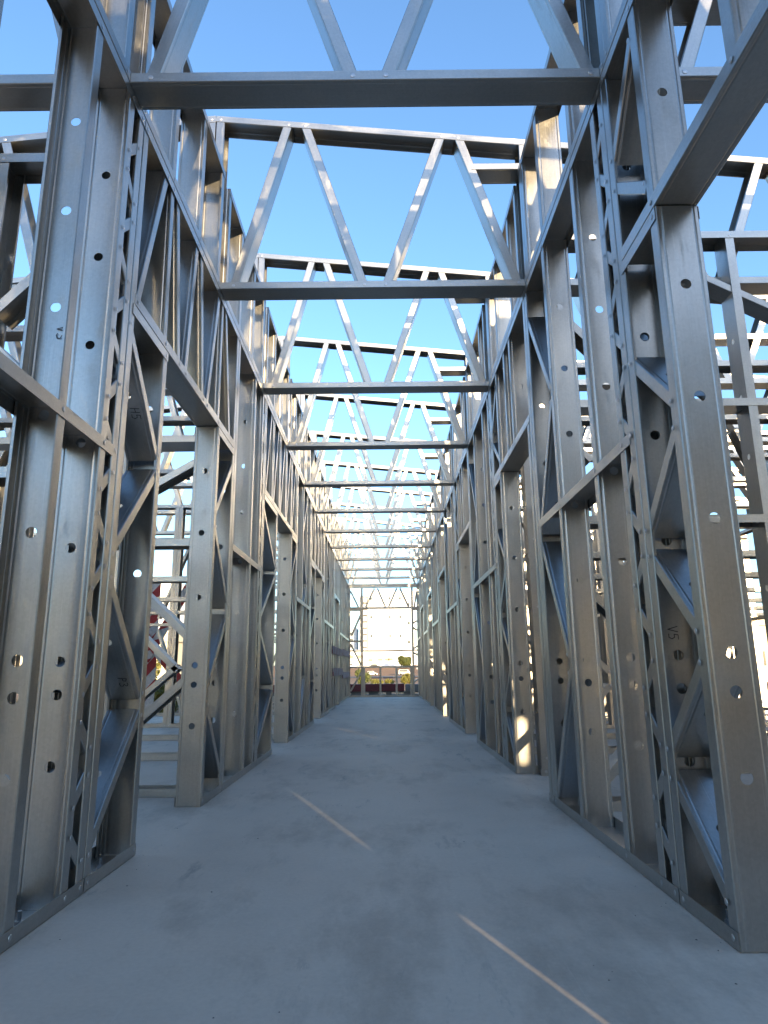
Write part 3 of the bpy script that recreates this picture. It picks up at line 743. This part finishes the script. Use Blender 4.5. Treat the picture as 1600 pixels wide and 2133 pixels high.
def plant(name, label, cat, x, y, rx, rz, n, leaf, mat, seed, trunk, group):
    z0 = zter(y)-0.02
    t = thing(name, label, cat, (x, y, z0), group)
    zc = z0+trunk+rz*0.62
    tm = MB(); rng = random.Random(seed)
    tm.tube([(x, y, z0-0.1), (x+rx*.05, y, z0+trunk*.6+.05), (x, y, zc)], [rx*.10+.01, rx*.07+.008, rx*.03+.004], 7)
    for i in range(5):
        a = rng.uniform(0, 6.28); tm.tube([(x, y, z0+trunk*.7+.03), (x+math.cos(a)*rx*.4, y+math.sin(a)*rx*.4, zc+rz*rng.uniform(-.1, .4))], [rx*.04+.005, rx*.012+.003], 5)
    tm.obj('trunk' if trunk > .3 else 'stem', BARK, t)
    link('crown' if trunk > .3 else 'foliage', crown_mesh('crown', rx, rx, rz, n, leaf, mat, seed), t, loc=(x, y, zc))
    return t
GB = 'bushes beyond the end wall'
plant('bush', 'tall olive green bush in the left pane of the far window', 'bush', -1.75, 56, 0.75, 0.85, 1500, .10, LEAF1, 1, .1, GB)
plant('bush', 'round yellow green bush in the right pane of the far window', 'bush', 1.55, 52, 0.55, 0.62, 1300, .085, LEAF2, 2, .08, GB)
plant('bush', 'small low bush in the middle pane of the far window', 'bush', 0.25, 54, 0.5, 0.32, 800, .08, LEAF2, 3, .05, GB)
plant('bush', 'low bush right of the tall olive bush', 'bush', -0.75, 60, 0.6, 0.35, 800, .08, LEAF2, 4, .05, GB)
plant('bush', 'yellow bush seen low through the first left doorway', 'bush', -6.1, 18.6, 0.75, 0.55, 1800, .07, LEAF2, 5, .05, 'bushes left of the building')
plant('bush', 'second yellow bush behind the first left doorway', 'bush', -7.7, 21.5, 0.9, 0.6, 1800, .08, LEAF2, 6, .05, 'bushes left of the building')
plant('bush', 'large pale bush left of the building behind the striped barrier', 'bush', -13.5, 38.0, 1.6, 1.2, 2000, .13, LEAF2, 7, .15, 'bushes left of the building')
plant('bush', 'yellow bush right of the building beyond the right rooms', 'bush', 11.5, 30.0, 1.5, 1.1, 1800, .12, LEAF2, 8, .15, 'bushes right of the building')
plant('tree', 'round green tree in front of the low white building', 'tree', 8.8, 300, 4.0, 3.0, 2600, .42, LEAF1, 9, 0.9, 'far trees')
plant('tree', 'green tree standing left of the low white building', 'tree', -34, 290, 5.5, 4.6, 2400, .6, LEAF1, 10, 2.4, 'far trees')
plant('tree', 'green tree far to the right of the tower block', 'tree', 46, 280, 6, 5, 2400, .6, LEAF1, 12, 2.6, 'far trees')
rng = random.Random(5); vs, fs = [], []
for i in range(13000):
    x = rng.uniform(-14, 12); y = 20.9+abs(rng.gauss(0, 5.5))
    if i > 9000: x = rng.uniform(-12, -3.9); y = rng.uniform(12.9, 24)
    z0 = zter(y); h = rng.uniform(.05, .2)*(1.0 if y < 24 else 1.4); a = rng.uniform(0, 6.28); k = len(vs)
    if rng.random() < .3: h *= .4
    dx, dy = math.cos(a)*.012, math.sin(a)*.012; lx, ly = rng.gauss(0, .05), rng.gauss(0, .05)
    vs += [(x-dx, y-dy, z0-.01), (x+dx, y+dy, z0-.01), (x+lx, y+ly, z0+h)]; fs.append((k, k+1, k+2))
o = link('dry_grass', mesh('dry_grass', vs, fs, GRASS)); tag(o, 'dry yellow green grass behind the end wall', 'grass', kind='stuff')

# ------------------------------------------------------------------ far buildings
def windows(parent, front_y, cells, w_, h_, mat, depth=0.25):
    for (x, z) in cells:
        f = MB().box((x-w_/2, front_y-0.06, z), (x+w_/2, front_y+0.1, z+h_)).obj('window', mat, parent)
        MB().box((x-w_/2-.12, front_y-0.18, z-.14), (x+w_/2+.12, front_y-0.065, z-.02)).obj('sill', WHITE, f)
        f_ = f
def building(name, label, x0, x1, y0, y1, z0, z1, mat, roof=True):
    t = thing(name, label, 'building', ((x0+x1)/2, y0, z0))
    MB().box((x0, y0, z0-2), (x1, y1, z1)).obj('wall', mat, t)
    if roof:
        m = MB(); p_ = .35
        m.box((x0-.2, y0-.2, z1+.01), (x1+.2, y0+p_, z1+.9)); m.box((x0-.2, y1-p_, z1+.01), (x1+.2, y1+.2, z1+.9)); m.box((x0-.2, y0+p_+.01, z1+.01), (x0+p_, y1-p_-.01, z1+.9)); m.box((x1-p_, y0+p_+.01, z1+.01), (x1+.2, y1-p_-.01, z1+.9))
        m.obj('parapet', mat, t)
    return t
tw = building('tower_block', 'tall white tower block beyond the end wall', -8.6, 15.2, 338, 360, 3, 38, WHITE)
for i in range(10):
    z = 7.2+i*3.05
    for x, wv in ((-7.0, 1.0), (2.2, .9), (7.3, 1.0), (11.4, 1.3)):
        if (i*7+int(x*3)) % 3 != 0: continue
        windows(tw, 338, [(x, z)], wv, 1.35, GLASS)
ts = building('stair_tower', 'narrow grey stair tower with balconies at the left of the tower block', -12.6, -8.65, 336, 352, 3, 35.5, GREYB)
for i in range(10):
    z = 5.6+i*3.05
    s_ = MB().box((-11.0, 334.6, z), (-8.9, 335.95, z+.28)).obj('balcony', GREYB, ts)
    MB().box((-12.3, 335.9, z+.5), (-11.3, 336.1, z+2.3)).obj('window', GLASS, ts)
    MB().box((-10.6, 335.9, z+.4), (-9.3, 336.05, z+2.5)).obj('balcony_door', WHITE, ts)
lb = building('low_building', 'long low white building in front of the tower block', -28, 8.0, 318, 332, 2.2, 9.0, WHITE)
windows(lb, 318, [(-16.2, 6.1), (-11.6, 6.1)], 2.7, 1.5, SHUT); windows(lb, 318, [(-7.0, 4.6), (-2.6, 4.9), (0.6, 4.9), (2.2, 4.9)], 2.1, 1.2, SHUT)
windows(lb, 318, [(-16.2, 3.6), (-11.6, 3.6), (-21, 3.8), (-25, 3.8)], 2.6, 1.6, CREAM)
bb = building('blue_grey_block', 'blue grey apartment block at the left of the far window', -46, -14.4, 345, 365, 3, 20.5, BLUEG)
for i in range(5):
    windows(bb, 345, [(-17.0-4.6*j, 5.6+i*3.1) for j in range(6)], 1.6, 1.3, GLASS)
cb = building('cream_house', 'sunlit cream house far left, seen through the first left doorway', -36, -20, 66, 76, -0.7, 3.6, CREAM)
windows(cb, 66, [(-33, .8), (-29.5, .8), (-26, .8), (-22.5, .8)], 1.3, 1.2, GLASS)
cb = building('white_block', 'tall white block far left, behind the cream house', -150, -85, 270, 300, 0, 36, WHITE)
for i in range(9):
    windows(cb, 270, [(-146+6.2*j, 3+i*3.6) for j in range(10)], 1.6, 1.4, GLASS)
cb = building('ochre_house', 'sunlit ochre house beyond the right rooms', 20, 34, 60, 72, -0.6, 4.2, CREAM)
windows(cb, 60, [(22, .8), (25.5, .8), (29, .8), (32, .8)], 1.3, 1.2, GLASS)
for x, lab in ((10.8, 'pale street lamp post left of the pair by the round tree'), (13.0, 'pale street lamp post right of the pair by the round tree')):
    t = thing('street_lamp', lab, 'street lamp', (x, 292, zter(292)), 'street lamps by the round tree')
    MB().tube([(x, 292, zter(292)-.2), (x, 292, zter(292)+6.5)], [.13, .09], 8).obj('pole', WHITE, t)
    MB().box((x-.1, 290.6, zter(292)+6.4), (x+.1, 292.1, zter(292)+6.55)).obj('lamp_head', GREYM, t)

# ------------------------------------------------------------------ cars
def car(label, x, y, paint, van=False, rot=0):
    z = zter(y)
    t = thing('parked_car', label, 'car', (x, y, z+.05), 'cars beyond the end wall')
    L = 4.4; h = 1.9 if van else 1.48
    prof = ([(-2.2, .35), (2.2, .35), (2.2, .95), (1.75, 1.05), (1.2, h), (-2.05, h), (-2.2, 1.0)] if van else
            [(-2.2, .35), (2.2, .35), (2.2, .78), (1.3, .92), (.65, h), (-1.2, h), (-1.75, .98), (-2.2, .92)])
    MB().prism([(x+a, z+b) for a, b in prof], y-.85, y+.85, 1).obj('body', paint, t)
    gl = [(-1.85, 1.15), (1.05, 1.15), (.85, h-.15), (-1.85, h-.15)] if van else [(-1.45, .97), (1.0, .97), (.55, h-.1), (-1.1, h-.1)]
    MB().prism([(x+a, z+b) for a, b in gl], y-.872, y-.853, 1).obj('window', GLASS, t)
    for wx in (-1.4, 1.4):
        for wy in (-.86, .66):
            poly = [(x+wx+.33*math.cos(i*math.pi/8), z+.36+.33*math.sin(i*math.pi/8)) for i in range(16)]
            MB().prism(poly, y+wy, y+wy+.2, 1).obj('wheel', RUBBER, t)
    for sx in (-2.21, 2.19):
        MB().box((x+sx, y-.7, z+.65), (x+sx+.02, y-.4, z+.8)).obj('headlight' if sx > 0 else 'tail_light', WHITE if sx > 0 else REDP, t)
car('white car in the left pane of the far window', -5.0, 240, CARW)
car('dark car with pale roof in the right pane of the far window', 6.6, 246, CARS, True)
car('white van parked left of the far window post', -15.5, 306, CARW, True)
car('silver car parked next to the white van', -10.6, 306, CARS)
car('dark car parked before the low white building', -5.0, 308, CARD)
car('dark car parked at the right edge of the far window', 15.5, 262, CARD)
# red container far right
tc_ = thing('red_container', 'red shipping container beyond the right rooms', 'container', (18, 42, -0.35))
MB().box((13.2, 42, -0.3), (19.2, 44.4, 2.2)).obj('body', REDP, tc_)
for i in range(20): MB().box((13.25+i*.3, 41.95, -0.2), (13.38+i*.3, 41.998, 2.1)).obj('rib', REDP, tc_)
